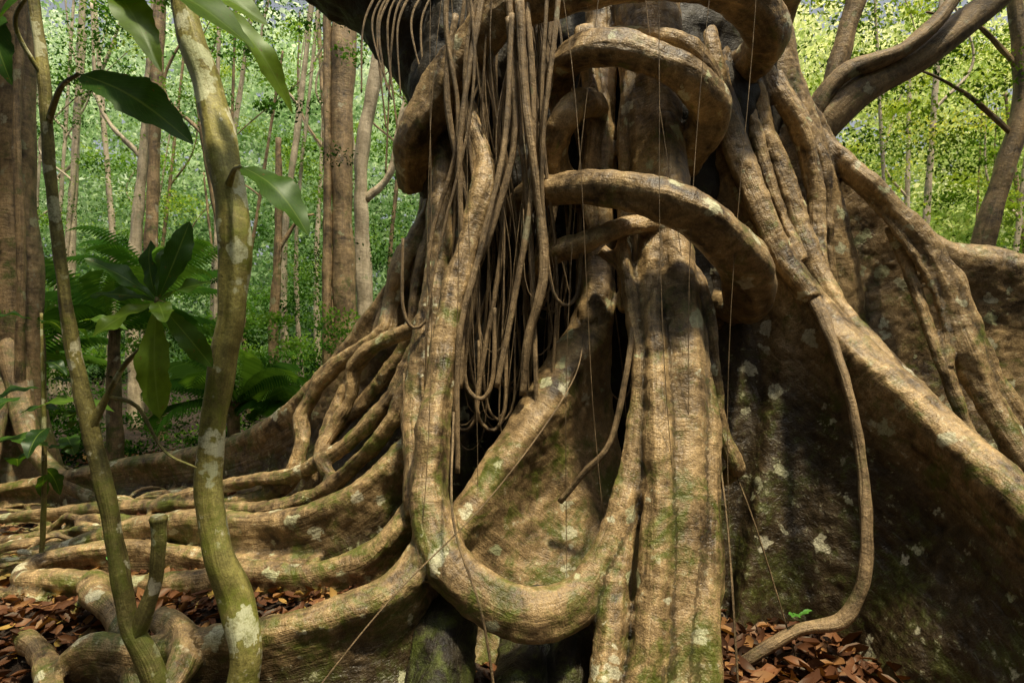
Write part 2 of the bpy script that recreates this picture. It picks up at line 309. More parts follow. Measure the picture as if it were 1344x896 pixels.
# ---- left roots
G.buttress([(-.6,5.4,3.9,.14),(-.65,5.2,3.55,.13),(-.806,5.2,2.96,.13),(-1.02,5.2,2.44,.13),(-1.33,5.3,2.02,.13),(-1.70,5.5,1.64,.12),(-2.12,5.8,1.3,.12),(-2.73,6.2,.98,.11),(-3.48,6.6,.75,.11),(-4.57,7,.54,.1),(-5.8,7.2,.27,.1),(-7,7.3,.05,.08)],flare=.14)
G.tube([(-.6,5.1,3.3,.08),(-.7,5,2.99,.08),(-.88,4.9,2.63,.08),(-.98,4.9,2.29,.07),(-1.03,4.8,2.05,.07),(-1.45,5,1.8,.07),(-1.74,5.1,1.41,.07),(-1.73,5,1.11,.07),(-1.89,5,.8,.07),(-2.4,5.2,.62,.06),(-3.3,5.6,.5,.06),(-4.6,6,.3,.06),(-6,6.2,.1,.05)])
G.tube([(-.62,4.9,2.9,.06),(-.74,4.8,2.5,.06),(-.78,4.75,2.1,.06),(-.95,4.8,1.8,.06),(-1.2,4.9,1.5,.06),(-1.5,4.9,1.2,.06),(-1.6,4.8,.8,.06),(-2.0,4.9,.5,.06),(-2.8,5.1,.35,.05)])
G.tube([(-.6,4.4,2.2,.06),(-.71,4.5,2.1,.06),(-.99,4.6,1.99,.065),(-1.22,4.7,1.81,.06),(-1.24,4.7,1.58,.055),(-1.37,4.7,1.34,.055),(-1.45,4.6,1.13,.055),(-1.3,4.5,.92,.05),(-1.35,4.4,.7,.05)])
G.tube([(-.6,4.3,2.1,.06),(-.7,4.4,1.96,.06),(-.836,4.4,1.66,.06),(-1.08,4.5,1.37,.06),(-1.39,4.6,1.13,.06),(-1.75,4.8,.94,.06),(-2.19,5.1,.84,.06),(-2.98,5.5,.6,.06),(-4.0,5.8,.25,.06),(-5,5.9,.05,.05)])
G.tube([(-.6,4.2,1.9,.06),(-.71,4.3,1.72,.06),(-.92,4.3,1.34,.06),(-1.36,4.5,.92,.06),(-1.8,4.6,.75,.06),(-2.23,4.8,.67,.06),(-2.95,5,.49,.06),(-3.98,5.2,.3,.05),(-5,5.3,.08,.05)])
G.tube([(-1.05,5.1,2.3,.05),(-1.15,5.0,2.0,.05),(-1.3,5.0,1.75,.05),(-1.42,4.95,1.5,.05),(-1.5,4.85,1.2,.05),(-1.45,4.75,.9,.05),(-1.6,4.6,.6,.05)])
G.buttress([(-.55,4.5,1.8,.08),(-.60,4.3,1.6,.1),(-.70,4.2,1.33,.1),(-.95,4.15,1.05,.1),(-1.32,4.2,.82,.1),(-1.78,4.3,.71,.095),(-2.27,4.4,.7,.09),(-2.81,4.5,.62,.08),(-3.4,4.6,.41,.08),(-4,4.7,.2,.07),(-4.8,4.7,.0,.06)],flare=.10)
G.buttress([(-.56,3.95,1.12,.07),(-.6,3.85,1.0,.11),(-.72,3.8,.82,.115),(-.91,3.8,.64,.1),(-1.29,3.8,.54,.09),(-1.69,3.85,.53,.085),(-2.1,3.9,.455,.08),(-2.58,3.95,.42,.075),(-2.95,3.95,.45,.075),(-3.25,4.05,.42,.075),(-3.3,4.25,.45,.07),(-3.0,4.35,.5,.07),(-2.54,4.32,.52,.065),(-1.9,4.2,.48,.06),(-1.3,4.12,.5,.06)],flare=.08)
G.buttress([(-.45,3.6,1.05,.07),(-.45,3.48,.92,.11),(-.54,3.35,.75,.12),(-.7,3.25,.63,.115),(-.95,3.15,.57,.1),(-1.25,3.1,.51,.09),(-1.6,3.1,.46,.08),(-1.87,3.1,.42,.075),(-2.16,3.15,.42,.075),(-2.35,3.2,.3,.07),(-2.5,3.2,.1,.06)],flare=.05,rts=.85)
G.tube([(-1.9,3.3,.5,.07),(-1.7,3.15,.5,.07),(-1.6,2.95,.42,.07),(-1.65,2.75,.3,.06),(-1.9,2.6,.1,.06)])
G.tube([(-2.6,3.8,.5,.08),(-2.45,3.6,.5,.085),(-2.2,3.4,.46,.08),(-2.0,3.2,.4,.07),(-1.85,3.0,.25,.06),(-1.6,2.7,.02,.06)])
G.tube([(-2.9,3.6,.25,.06),(-2.6,3.35,.3,.06),(-2.3,3.05,.25,.06),(-2.1,2.8,.1,.05)])
K.tube([(.15,4.0,.5,.1),(.1,3.6,.3,.14),(.05,3.3,.1,.16),(0,3.1,-.15,.2)],lump=1.4)  # roots under the U: shade there comes from the dark bark colour
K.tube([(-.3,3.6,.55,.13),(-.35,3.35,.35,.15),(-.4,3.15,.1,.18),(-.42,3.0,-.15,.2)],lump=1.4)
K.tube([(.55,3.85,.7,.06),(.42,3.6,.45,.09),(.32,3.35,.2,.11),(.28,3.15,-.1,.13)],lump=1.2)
G.tube([(1.15,4.1,2.5,.05),(1.22,3.95,2.36,.05),(1.29,3.9,1.89,.045),(1.33,3.9,1.5,.05),(1.40,3.85,1.25,.055),(1.42,3.9,1.16,.05),(1.3,4.05,1.05,.04)])
# surface roots running over the ground, diving in and out of the soil
for i in range(80):
    a=random.uniform(2.5,3.75)
    x=random.uniform(-3.6,-.9); y=random.uniform(3.9,8.6)
    L=random.uniform(2,7.5); r=random.uniform(.018,.05); P=[]; n=int(L/.4); hi=.40 if x>-1.6 else 0
    for j in range(n):
        zz=.36 if (y>3.6 and y<7 and x>-4.0) else .05
        if j==0 and hi==0: zz-=.22
        P.append((x,y,hi*math.exp(-j*.45)+zz+.05*math.sin(j*1.7+i)+r*.3-(.15 if j==n-1 else 0),r*(1-.6*j/n)))
        a+=random.uniform(-.5,.5); x+=.4*math.cos(a); y+=.4*math.sin(a)*.8
    G.tube(P,sides=10,step=.06)
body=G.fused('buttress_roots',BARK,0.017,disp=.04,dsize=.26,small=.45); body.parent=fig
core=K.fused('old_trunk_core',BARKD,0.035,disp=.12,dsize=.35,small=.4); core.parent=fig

# hanging rootlets
Hh=Geo()
for i in range(84):
    x0=random.uniform(-.38,.30) if i<66 else random.uniform(.3,1.0); y0=random.uniform(4.1,4.85) if i<66 else random.uniform(4.75,4.95); z0=random.uniform(4.1,4.9)
    r=random.choice([.004,.005,.006,.007,.009,.012,.015,.02,.025]); zb=random.uniform(1.25,2.7)
    P=[]; n=11; dx=random.uniform(-.22,.2); p=random.random()*6; am=random.uniform(.02,.11); fr=random.uniform(4,9)
    for j in range(n):
        t=j/(n-1); P.append((x0+dx*t+am*math.sin(p+t*fr),y0-.15*t+.05*math.cos(p+4*t),z0+(zb-z0)*t,r*(1-.35*t)))
    if random.random()<.4:
        lx,ly,lz,_=P[-1]; s=random.choice([-1,1])
        P+=[(lx+.04*s,ly,lz-.12,r*.6),(lx+.12*s,ly,lz-.16,r*.6),(lx+.19*s,ly,lz-.02,r*.6),(lx+.2*s,ly+.05,lz+.45,r*.5)]
    Hh.tube(P,sides=8,step=.05,lump=.8)
for P in ([(.05,4.1,4.3,.03),(.09,4.05,3.6,.03),(.18,4.0,2.9,.032),(.2,3.95,2.4,.03),(.1,3.95,2.0,.028),(.07,3.95,1.65,.025)],
          [(.1,4.15,4.3,.022),(.15,4.1,3.5,.022),(.12,4.05,2.9,.022),(.0,4.0,2.2,.02),(-.1,3.95,1.7,.018)],
          [(-.02,4.15,4.2,.025),(.02,4.1,3.4,.025),(-.12,4.05,2.8,.024),(-.3,4.0,2.3,.02),(-.33,3.9,1.7,.018)],
          [(.0,4.1,4.2,.018),(-.05,4.0,3.3,.02),(-.2,3.9,2.6,.02),(-.33,3.8,2.0,.018),(-.33,3.7,1.2,.016)],
          [(.78,3.9,2.25,.018),(.72,3.75,1.9,.018),(.6,3.7,1.4,.018),(.45,3.75,1.2,.02),(.3,3.8,1.0,.02)]):
    Hh.tube(P,sides=10,step=.04)
Hh.tube([(2.1,4.3,2.35,.05),(2.12,4.12,2.12,.045),(2.145,3.9,1.7,.032),(2.175,3.8,1.28,.03),(2.15,3.7,.887,.035),(2.1,3.65,.555,.04),(1.97,3.65,.327,.045),(1.74,3.7,.25,.038),(1.44,3.7,.08,.035),(1.3,3.75,-.05,.03)],sides=14)
for i in range(10):
    x=random.uniform(-.5,1.6); y=random.uniform(3.3,4.0); zb=random.uniform(0.0,1.8)
    dx=random.uniform(-.7,.7); P=[]
    for j in range(9):
        t=j/8; P.append((x+dx*t+.07*math.sin(t*6+i),y+.3*(1-t),6.5+(zb-6.5)*t,.0024))
    Hh.tube(P,sides=4,step=.15)
Hh.tube([(-1.0,2.6,.3,.004),(-.6,2.9,.75,.004),(-.1,3.2,1.2,.004),(.35,3.6,1.75,.004),(.5,4.2,2.1,.004)],sides=6)
Hh.tube([(1.3,3.95,1.6,.006),(1.24,3.5,.9,.006),(1.2,3.2,.0,.006)],sides=6)
Hh.tube([(1.3,3.95,1.5,.005),(1.5,3.8,.9,.005),(1.75,3.7,.0,.005)],sides=6)
Hh.tube([(-.33,3.45,1.6,.007),(-.3,3.1,1.1,.007),(-.15,2.95,.7,.007),(-.08,2.9,.3,.007),(-.04,2.8,-.05,.007)],sides=6)
for i in range(14):
    x=random.uniform(-1.1,-.2); zb=random.uniform(3.2,4.2); Hh.tube([(x,5.0,5.4,.01),(x+.05,4.75,4.8,.01),(x-.05,4.65,4.4,.009),(x+random.uniform(-.1,.2),4.6,zb,.007)],sides=6)
hr=Hh.obj('hanging_rootlets',ROOTLET); hr.parent=fig

# ------------------------------------------------------------------ leaves (large)
def leafgeo(base,tip,width,side=(0,-1,0),droop=.12,fold=.18,wave=.016,nu=8,nv=26,val=.5,obov=.0):
    b=np.array(base,float);t=np.array(tip,float);ax=t-b;L=np.linalg.norm(ax);ax/=L
    s=np.array(side,float); nrm=s-ax*np.dot(s,ax); nrm/=np.linalg.norm(nrm); w=np.cross(ax,nrm)
    ph=random.random()*6; V=[];U=[]
    for j in range(nv+1):
        v=j/nv
        prof=(math.sin(math.pi*min(1,v**(1.0+obov)))**.75)*(1-.25*v*(1-obov)) if 0<v<1 else 0.02
        if v<.06: prof=.02+prof*.2
        for i in range(nu+1):
            u=i/nu*2-1
            ed=1+.06*math.sin(v*37+ph*3+u*4)+.04*math.sin(v*71+ph)
            p=b+ax*L*v+w*(u*width/2*prof*ed)+nrm*(fold*abs(u)*width*prof*.5+wave*math.sin(v*14+ph+(u>0)*1.5)*abs(u)*prof)
            p=p+nrm*(droop*L*math.sin(math.pi*v)); V.append(p);U.append((u,v,0))
    F=[[j*(nu+1)+i,j*(nu+1)+i+1,(j+1)*(nu+1)+i+1,(j+1)*(nu+1)+i] for j in range(nv) for i in range(nu)]
    return np.array(V),np.array(F),np.array(U),np.full(len(V),val)
def leaves(name,specs,mat):
    Vs,Fs,Us,As=[],[],[],[];n=0
    for s in specs:
        V,F,U,A=leafgeo(**s); Vs.append(V);Fs.append(F+n);Us.append(U);As.append(A);n+=len(V)
    return mesh_np(name,np.vstack(Vs),np.vstack(Fs),{'luv':('FLOAT_VECTOR',np.vstack(Us)),'val':('FLOAT',np.concatenate(As))},mat)
BIG=leafmat('broad_leaf',[(0,(0.012,0.04,0.006)),(.5,(0.04,0.11,0.012)),(1,(0.15,0.25,0.02))],trans=.42,gloss=.03,rough=.42,veins=True)

yt=empty('young_tree'); g=Geo()
g.tube([(-1.9,3.25,5.4,.04),(-1.85,3.2,4.8,.045),(-1.74,3.15,3.98,.052),(-1.64,3.1,3.58,.058),(-1.54,3.1,3.27,.066),(-1.45,3.05,2.94,.073),(-1.36,3,2.555,.077),(-1.376,3,2.18,.072),(-1.43,3,1.88,.067),(-1.48,3,1.54,.064),(-1.49,3,1.24,.063),(-1.41,2.95,.957,.067),(-1.33,2.95,.735,.073),(-1.27,2.9,.54,.07),(-1.28,2.9,.376,.07),(-1.33,2.9,.14,.075),(-1.4,2.9,-.1,.09)],sides=24,step=.02,lump=.9)
g.tube([(-1.4,3.0,2.75,.02),(-1.3,2.85,2.8,.012),(-1.18,2.65,2.76,.008)],sides=8)
g.tube([(-1.72,3.1,3.8,.02),(-1.75,2.8,3.6,.014),(-1.72,2.6,3.5,.01)],sides=8)
o=g.obj('trunk',YOUNG); o.parent=yt
o=leaves('leaves',[dict(base=(-1.18,2.65,2.76),tip=(-.85,2.55,2.44),width=.20,side=(.4,-.6,.7),droop=.12,val=.6),
  dict(base=(-1.78,2.6,3.55),tip=(-1.06,2.5,3.20),width=.30,side=(.1,-.5,.85),droop=.1,val=.8),
  dict(base=(-1.6,2.75,3.62),tip=(-1.12,2.8,3.45),width=.24,side=(.1,-.7,.6),droop=.1,val=.95),
  dict(base=(-2.05,2.6,3.60),tip=(-1.5,2.55,3.33),width=.26,side=(.1,-.6,.7),val=.65),
  dict(base=(-1.75,2.6,3.55),tip=(-2.12,2.5,3.30),width=.22,side=(0,-.6,.8),val=.5),
  dict(base=(-1.72,2.62,3.5),tip=(-1.38,2.4,3.06),width=.16,side=(.2,-.7,.6),val=.9),
  dict(base=(-1.4,2.9,3.6),tip=(-1.08,3.0,3.12),width=.14,side=(.3,-.7,.5),val=1.0)],BIG); o.parent=yt

sp=empty('sapling'); g=Geo()
g.tube([(-2.25,2.8,4.1,.02),(-2.21,2.8,3.64,.022),(-2.15,2.8,3.22,.024),(-2.125,2.8,2.8,.025),(-2.08,2.8,2.41,.026),(-2.02,2.8,1.99,.03),(-1.94,2.8,1.61,.035),(-1.86,2.8,1.29,.037),(-1.81,2.8,.98,.042),(-1.757,2.8,.7,.048),(-1.65,2.8,.49,.055),(-1.6,2.8,.2,.06),(-1.58,2.8,-.1,.07)],sides=16,step=.02)
g.tube([(-1.94,2.8,1.60,.026),(-1.86,2.8,1.75,.016),(-1.77,2.78,1.89,.012),(-1.65,2.76,2.01,.010),(-1.6,2.75,2.2,.009)],sides=10,step=.02)
g.tube([(-1.74,2.8,.62,.04),(-1.635,2.78,.87,.034),(-1.6,2.76,1.05,.032),(-1.6,2.76,1.17,.036),(-1.6,2.76,1.2,.044),(-1.6,2.76,1.215,.03)],sides=14,step=.015)
g.tube([(-1.86,2.8,1.75,.010),(-1.72,2.8,1.7,.008),(-1.6,2.8,1.5,.006),(-1.45,2.8,1.42,.004)],sides=8)
g.tube([(-2.13,2.8,3.0,.014),(-2.0,2.7,3.12,.01),(-1.85,2.6,3.14,.008)],sides=8)
g.tube([(-2.15,2.8,3.2,.012),(-2.2,2.7,3.4,.01),(-2.05,2.6,3.5,.008)],sides=8)
o=g.obj('stem',STEM); o.parent=sp
c=(-1.6,2.75,2.18)
L=[]
for tip,w,sd,v in [((-1.56,2.7,1.66),.17,(0,-1,.1),.9),((-1.86,2.65,2.36),.12,(0,-.5,.9),.5),((-1.33,2.7,2.26),.10,(0,-.6,.8),.6),((-1.48,2.8,2.55),.12,(.6,-.8,.1),.5),
  ((-1.40,2.85,1.88),.12,(.4,-.9,.3),.6),((-1.94,2.8,2.21),.09,(0,-.6,.8),.4),((-1.79,2.6,2.02),.12,(-.2,-.8,.6),.85),((-1.72,2.9,2.48),.10,(-.4,-.8,.3),.4),((-1.45,2.55,2.08),.1,(.2,-.6,.8),.8),((-1.62,2.95,2.5),.1,(0,-.9,.2),.5)]:
    L.append(dict(base=c,tip=tip,width=w,side=sd,val=v,obov=.45,droop=.06))
L+=[dict(base=(-1.85,2.6,3.14),tip=(-1.36,2.6,2.84),width=.25,side=(.2,-.75,.6),droop=.1,val=.5),
    dict(base=(-2.05,2.6,3.5),tip=(-1.85,2.6,3.66),width=.18,side=(0,-.7,.6),val=.5),
    dict(base=(-2.2,2.6,3.4),tip=(-2.05,2.5,3.05),width=.14,side=(0,-.8,.5),val=.35),
    dict(base=(-2.2,2.6,3.5),tip=(-2.4,2.5,3.3),width=.16,side=(0,-.7,.6),val=.4)]
o=leaves('leaves',L,BIG); o.parent=sp
sh=[];bx,by,bz=-3.3,4.3,1.2
for i in range(22):
    a=random.uniform(0,6.28);l=random.uniform(.25,.45);b=(bx+random.uniform(-.15,.15),by+random.uniform(-.2,.2),bz+random.uniform(-.2,1.0))
    sh.append(dict(base=b,tip=(b[0]+l*math.cos(a),b[1]+l*math.sin(a)*.7,b[2]+random.uniform(-.25,.12)),width=l*.38,side=(0,-.3,1),val=random.random()*.7))
g=Geo(); g.tube([(-3.35,4.3,-.1,.02),(-3.3,4.3,1.0,.016),(-3.32,4.3,2.2,.01)],sides=8)
ss=empty('shrub'); o=g.obj('stem',STEM);o.parent=ss; o=leaves('leaves',sh,BIG); o.parent=ss

# ------------------------------------------------------------------ background trees
def tree(name,paths,mat,sides=14):
    g=Geo()
    for P in paths: g.tube(P,sides=sides,step=.12,lump=1.2)
    o=g.obj(name,mat); return o
tree('jungle_tree',[[(-6.6,8,9,.2),(-6.5,8,6,.22),(-6.55,8,4,.24),(-6.5,8,2.2,.26),(-6.5,8,1.2,.32),(-6.5,8,-.1,.5)],
   [(-6.5,7.9,2.0,.15),(-6.2,7.7,1.3,.14),(-5.8,7.4,.7,.12),(-5.1,7.1,.3,.1),(-4.4,6.9,.1,.07)],
   [(-6.45,7.8,1.6,.1),(-6.3,7.4,.9,.1),(-6.1,7.0,.3,.1),(-6.2,6.6,.0,.08)],
   [(-6.9,7.9,9,.1),(-6.8,7.8,5,.1),(-6.75,7.75,3,.11),(-6.7,7.7,1,.12),(-6.8,7.5,-.1,.14)],
   [(-6.2,7.9,8,.05),(-6.25,7.7,5,.05),(-6.2,7.7,3,.05),(-6.25,7.7,.5,.06)]],FAR)
tree('jungle_tree',[[(-3.4,12,14,.2),(-3.3,12,9,.22),(-3.35,12,5,.22),(-3.3,12,2,.25),(-3.3,12,-.1,.4)],[(-3.65,11.9,12,.08),(-3.6,11.9,6,.08),(-3.6,11.8,0,.1)]],FAR)
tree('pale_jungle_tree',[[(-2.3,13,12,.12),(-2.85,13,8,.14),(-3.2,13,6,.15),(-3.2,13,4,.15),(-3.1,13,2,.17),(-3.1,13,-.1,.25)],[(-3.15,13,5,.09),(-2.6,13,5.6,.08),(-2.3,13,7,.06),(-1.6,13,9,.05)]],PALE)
tree('jungle_tree',[[(-8.0,14,12,.11),(-8.2,14,7,.13),(-8.3,14,3,.14),(-8.2,14,-.1,.2)]],FAR)
tree('jungle_tree',[[(-4.6,12,6,.05),(-4.6,12,4,.08),(-4.7,12,2,.09),(-4.6,12,-.1,.12)],[(-4.6,12,3.8,.05),(-4.2,12,4.4,.03),(-3.9,12,4.5,.02)]],FAR)
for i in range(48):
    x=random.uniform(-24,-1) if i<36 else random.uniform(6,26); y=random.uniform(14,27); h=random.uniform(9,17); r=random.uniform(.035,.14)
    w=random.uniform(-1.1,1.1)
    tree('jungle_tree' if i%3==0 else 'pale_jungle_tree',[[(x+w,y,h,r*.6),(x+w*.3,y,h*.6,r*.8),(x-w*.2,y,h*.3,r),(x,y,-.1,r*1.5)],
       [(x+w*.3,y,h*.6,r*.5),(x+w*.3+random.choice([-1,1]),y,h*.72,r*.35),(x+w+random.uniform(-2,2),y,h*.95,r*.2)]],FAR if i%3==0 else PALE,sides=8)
tree('spreading_tree',[[(2.9,8.3,-.1,.4),(3.1,8.2,2.5,.28),(3.4,7.9,4.0,.22),(3.75,7.6,4.55,.19),(4.2,7.5,5.04,.18),(4.87,7.5,5.41,.17),(5.6,7.5,5.93,.16),(6.4,7.5,6.6,.14),(7.5,7.6,7.6,.1)],
   [(3.7,7.6,4.4,.12),(4.0,7.8,5.0,.12),(4.27,7.8,5.9,.11),(4.5,7.8,6.8,.1),(4.6,7.8,8,.07)],
   [(3.6,7.6,4.5,.1),(3.95,7.4,5.2,.11),(4.7,7.3,5.5,.10),(5.3,7.3,6.1,.08),(5.8,7.3,7.2,.05)]],FAR)
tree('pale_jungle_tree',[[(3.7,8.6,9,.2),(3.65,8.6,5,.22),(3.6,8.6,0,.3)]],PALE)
tree('slender_tree',[[(7.6,10,-.1,.24),(7.7,10,3.2,.16),(7.98,10,4.5,.15),(8.35,10,5.85,.14),(8.3,10,7.2,.12),(8.0,10,9,.08)],
   [(8.2,10,5.4,.05),(7.4,9.8,5.9,.035),(6.6,9.6,6.2,.02),(6.0,9.5,6.3,.012)],[(8.3,10,6.5,.05),(7.6,10,7.2,.03),(6.8,10,7.4,.02)]],FAR)

# ------------------------------------------------------------------ foliage masses
def cloud(name,cen,rad,nper,size,val,mat,flat=.55,seed=1,vz=.16):
    r=np.random.default_rng(seed); n=len(cen)
    idx=np.repeat(np.arange(n),nper); m=len(idx)
    d=r.normal(size=(m,3)); d/=np.linalg.norm(d,axis=1)[:,None]; d*=(r.random((m,1))**.6)
    p=cen[idx]+d*rad[idx][:,None]*np.array([1,1,.5])
    nr=r.normal(size=(m,3)); nr/=np.linalg.norm(nr,axis=1)[:,None]; nr[:,2]+=flat; nr/=np.linalg.norm(nr,axis=1)[:,None]
    a=r.normal(size=(m,3)); a[:,2]-=.4; a-=nr*(a*nr).sum(1)[:,None]; a/=np.linalg.norm(a,axis=1)[:,None]; b=np.cross(nr,a)
    s=size[idx]*r.uniform(.6,1.4,m); s=s[:,None]
    V=np.stack([p-a*s*.5,p+b*s*.26-a*s*.05+nr*s*.08,p+a*s*.55,p-b*s*.26-a*s*.05+nr*s*.08],1).reshape(-1,3)
    F=np.arange(m*4).reshape(m,4)
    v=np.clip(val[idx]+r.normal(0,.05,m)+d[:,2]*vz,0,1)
    return mesh_np(name,V,F,{'val':('FLOAT',np.repeat(v,4))},mat,smooth=False)
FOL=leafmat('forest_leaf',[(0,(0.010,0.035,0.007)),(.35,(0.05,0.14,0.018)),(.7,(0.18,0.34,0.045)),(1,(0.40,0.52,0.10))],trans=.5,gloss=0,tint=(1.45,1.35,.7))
FOLW=leafmat('sun_tinted_leaf',[(0,(0.018,0.05,0.006)),(.35,(0.08,0.17,0.015)),(.7,(0.26,0.37,0.04)),(1,(0.50,0.54,0.10))],trans=.5,gloss=0,tint=(1.45,1.35,.7))  # yellower copy of the forest leaf, sun glow put into the colour
FOLF=leafmat('haze_tinted_far_leaf',[(0,(0.10,0.20,0.08)),(.4,(0.24,0.40,0.17)),(.7,(0.46,0.62,0.36)),(1,(0.74,0.84,0.68))],trans=.5,gloss=0,tint=(1.15,1.15,.95))  # distance haze painted in as pale leaf colour
FOLFW=leafmat('sun_tinted_far_leaf',[(0,(0.12,0.22,0.05)),(.4,(0.30,0.44,0.11)),(.7,(0.54,0.66,0.27)),(1,(0.82,0.86,0.58))],trans=.5,gloss=0,tint=(1.2,1.15,.9))  # haze and yellow sun glow both put into the leaf colour
def clumps(n,xr,yr,zf,rr,sz,vf,seed,nper,name,mat):
    r=np.random.default_rng(seed)
    x=r.uniform(*xr,n);y=r.uniform(*yr,n);z=zf(r,x,y,n); c=np.stack([x,y,z],-1)
    rad=r.uniform(*rr,n)*(y/14)**.4; s=sz*(y/12)**.75*r.uniform(.8,1.3,n); v=vf(r,x,y,z,n)
    return cloud(name,c,rad,nper,s,v,mat,seed=seed)
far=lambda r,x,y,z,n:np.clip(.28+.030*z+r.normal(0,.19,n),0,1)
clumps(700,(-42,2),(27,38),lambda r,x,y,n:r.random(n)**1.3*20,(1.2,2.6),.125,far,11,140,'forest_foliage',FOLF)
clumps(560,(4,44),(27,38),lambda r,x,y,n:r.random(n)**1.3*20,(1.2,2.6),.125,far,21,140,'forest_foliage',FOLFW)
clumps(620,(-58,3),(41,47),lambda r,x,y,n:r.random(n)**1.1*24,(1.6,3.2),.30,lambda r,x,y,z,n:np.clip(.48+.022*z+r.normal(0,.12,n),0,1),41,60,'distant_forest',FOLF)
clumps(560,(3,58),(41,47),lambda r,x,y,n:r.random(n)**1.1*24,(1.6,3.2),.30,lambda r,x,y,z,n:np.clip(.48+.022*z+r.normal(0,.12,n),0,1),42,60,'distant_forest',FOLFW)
clumps(300,(-21,-1.0),(13,24),lambda r,x,y,n:r.random(n)**1.1*(2+.6*y),(.45,1.5),.065,lambda r,x,y,z,n:np.clip(.16+.025*z+.018*(y-12)+r.normal(0,.2,n),0,1),12,260,'forest_foliage',FOL)  # leaf colour pales with distance, painting in haze
clumps(250,(4,24),(11,24),lambda r,x,y,n:1+r.random(n)**.9*(2+.6*y),(.45,1.5),.065,lambda r,x,y,z,n:np.clip(.24+.022*z+.015*(y-12)+r.normal(0,.22,n),0,1),13,260,'forest_foliage',FOLW)  # same painted haze: paler leaves farther back
clumps(230,(-14,-1.5),(8.8,12.5),lambda r,x,y,n:r.random(n)**1.8*2.6,(.3,.7),.075,lambda r,x,y,z,n:np.clip(.22+.10*z+r.normal(0,.16,n),0,1),14,140,'undergrowth',FOL)
clumps(60,(4,12),(8,11),lambda r,x,y,n:4.6+r.random(n)*3.4,(.4,.8),.075,lambda r,x,y,z,n:np.clip(.36+r.normal(0,.24,n),0,1),15,140,'forest_foliage',FOLW)
clumps(18,(-8,-1.5),(8.5,11),lambda r,x,y,n:4.9+r.random(n)*2.5,(.3,.6),.08,lambda r,x,y,z,n:np.clip(.35+r.normal(0,.22,n),0,1),16,110,'forest_foliage',FOL)
# unseen forest behind the viewer, added to block low sky light
r=np.random.default_rng(31); n=420; a=r.uniform(math.pi*.98,math.pi*2.02,n); R=r.uniform(11,16,n)
cloud('forest_foliage',np.stack([R*np.cos(a)*1.3,3+R*np.sin(a),r.random(n)**1.1*15],-1),r.uniform(1.2,2.4,n),40,np.full(n,.9),r.random(n)*.35,FOL,seed=32)
n=900; cx=r.uniform(-15,16,n); cy=r.uniform(-11,8,n); keep=np.hypot((cx-2.2)/5.2,(cy-2.6)/4.4)>1
cx=cx[keep][:330];cy=cy[keep][:330];n=len(cx)
cloud('unseen_shade_canopy',np.stack([cx,cy,r.uniform(9,13,n)],-1),r.uniform(1.1,1.9,n),60,np.full(n,.5),r.random(n)*.5,FOL,seed=34)  # unseen canopy added to shut out sky light, left open toward the sun
n=13; cloud('unseen_shade_canopy',np.stack([r.uniform(-3,7,n),r.uniform(-1,6.5,n),r.uniform(9,12,n)],-1),r.uniform(.7,1.3,n),60,np.full(n,.32),.3+r.random(n)*.4,FOL,seed=33)  # unseen clumps added overhead to dapple the sunlight

def palm(name,cx,cy,h,nf,L,seed):
    r=random.Random(seed); V=[];F=[];A=[]
    for f in range(nf):
        az=f/nf*6.28+r.uniform(-.2,.2); el=r.uniform(.2,1.2); px,py,pz=cx,cy,h; N=34; vv=r.uniform(.2,.6)
        for j in range(N):
            t=j/N; e=el-1.9*t*t*1.0
            px+=L/N*math.cos(az)*math.cos(e);py+=L/N*math.sin(az)*math.cos(e);pz+=L/N*math.sin(e)
            ll=.42*math.sin(math.pi*min(1,t*.85+.12))
            for s in (-1,1):
                dx=-math.sin(az)*s*.8+math.cos(az)*.6;dy=math.cos(az)*s*.8+math.sin(az)*.6;dz=-.45
                b=len(V);wx,wy=math.cos(az)*.012,math.sin(az)*.012
                V+=[(px-wx,py-wy,pz),(px+wx,py+wy,pz),(px+dx*ll*.6+wx,py+dy*ll*.6+wy,pz+dz*ll*.3),(px+dx*ll,py+dy*ll,pz+dz*ll)]
                F.append((b,b+1,b+2,b+3)); A+=[vv+r.uniform(-.08,.08)]*4
    e=empty(name)
    o=mesh_np('fronds',V,F,{'val':('FLOAT',A)},FOL,smooth=False);o.parent=e
    g=Geo();g.tube([(cx,cy,-.1,.12),(cx,cy,h,.08)],sides=10);o=g.obj('stem',FAR);o.parent=e
palm('palm',-6.0,9.2,2.2,16,2.0,1);palm('palm',-8.0,9.8,1.6,14,1.8,2);palm('palm',-4.2,9.2,1.1,13,1.4,3);palm('palm',-11,12,2.8,14,2.2,4);palm('palm',-3.2,9.6,.9,12,1.2,5);palm('palm',-7.2,12.5,3.0,14,2.2,6)

# ------------------------------------------------------------------ ground
def sst(a,b,x): t=np.clip((x-a)/(b-a),0,1); return t*t*(3-2*t)
def gz(x,y):
    soil=.37*sst(3.15,3.7,y)*(1-sst(6.5,9,y))*sst(-4.6,-3.0,x)*(1-sst(-.7,.0,x))
    return .04*np.sin(x*1.3+.7*y)+.03*np.sin(2.1*y-.8*x)+soil
xs=np.concatenate([np.linspace(-400,-14,14),np.linspace(-13,13,180),np.linspace(14,400,14)])
ys=np.concatenate([np.linspace(-60,-1,10),np.linspace(0,16,120),np.linspace(18,500,16)])
X,Y=np.meshgrid(xs,ys); near=np.exp(-((X/14)**2+((Y-6)/12)**2))
Z=gz(X,Y)*np.where((abs(X)<14)&(Y<17),1,near)+near*.015*rng.normal(size=X.shape)
V=np.stack([X,Y,Z],-1).reshape(-1,3);nx=len(xs);ny=len(ys)
I=np.arange(nx*ny).reshape(ny,nx);F=np.stack([I[:-1,:-1],I[:-1,1:],I[1:,1:],I[1:,:-1]],-1).reshape(-1,4)
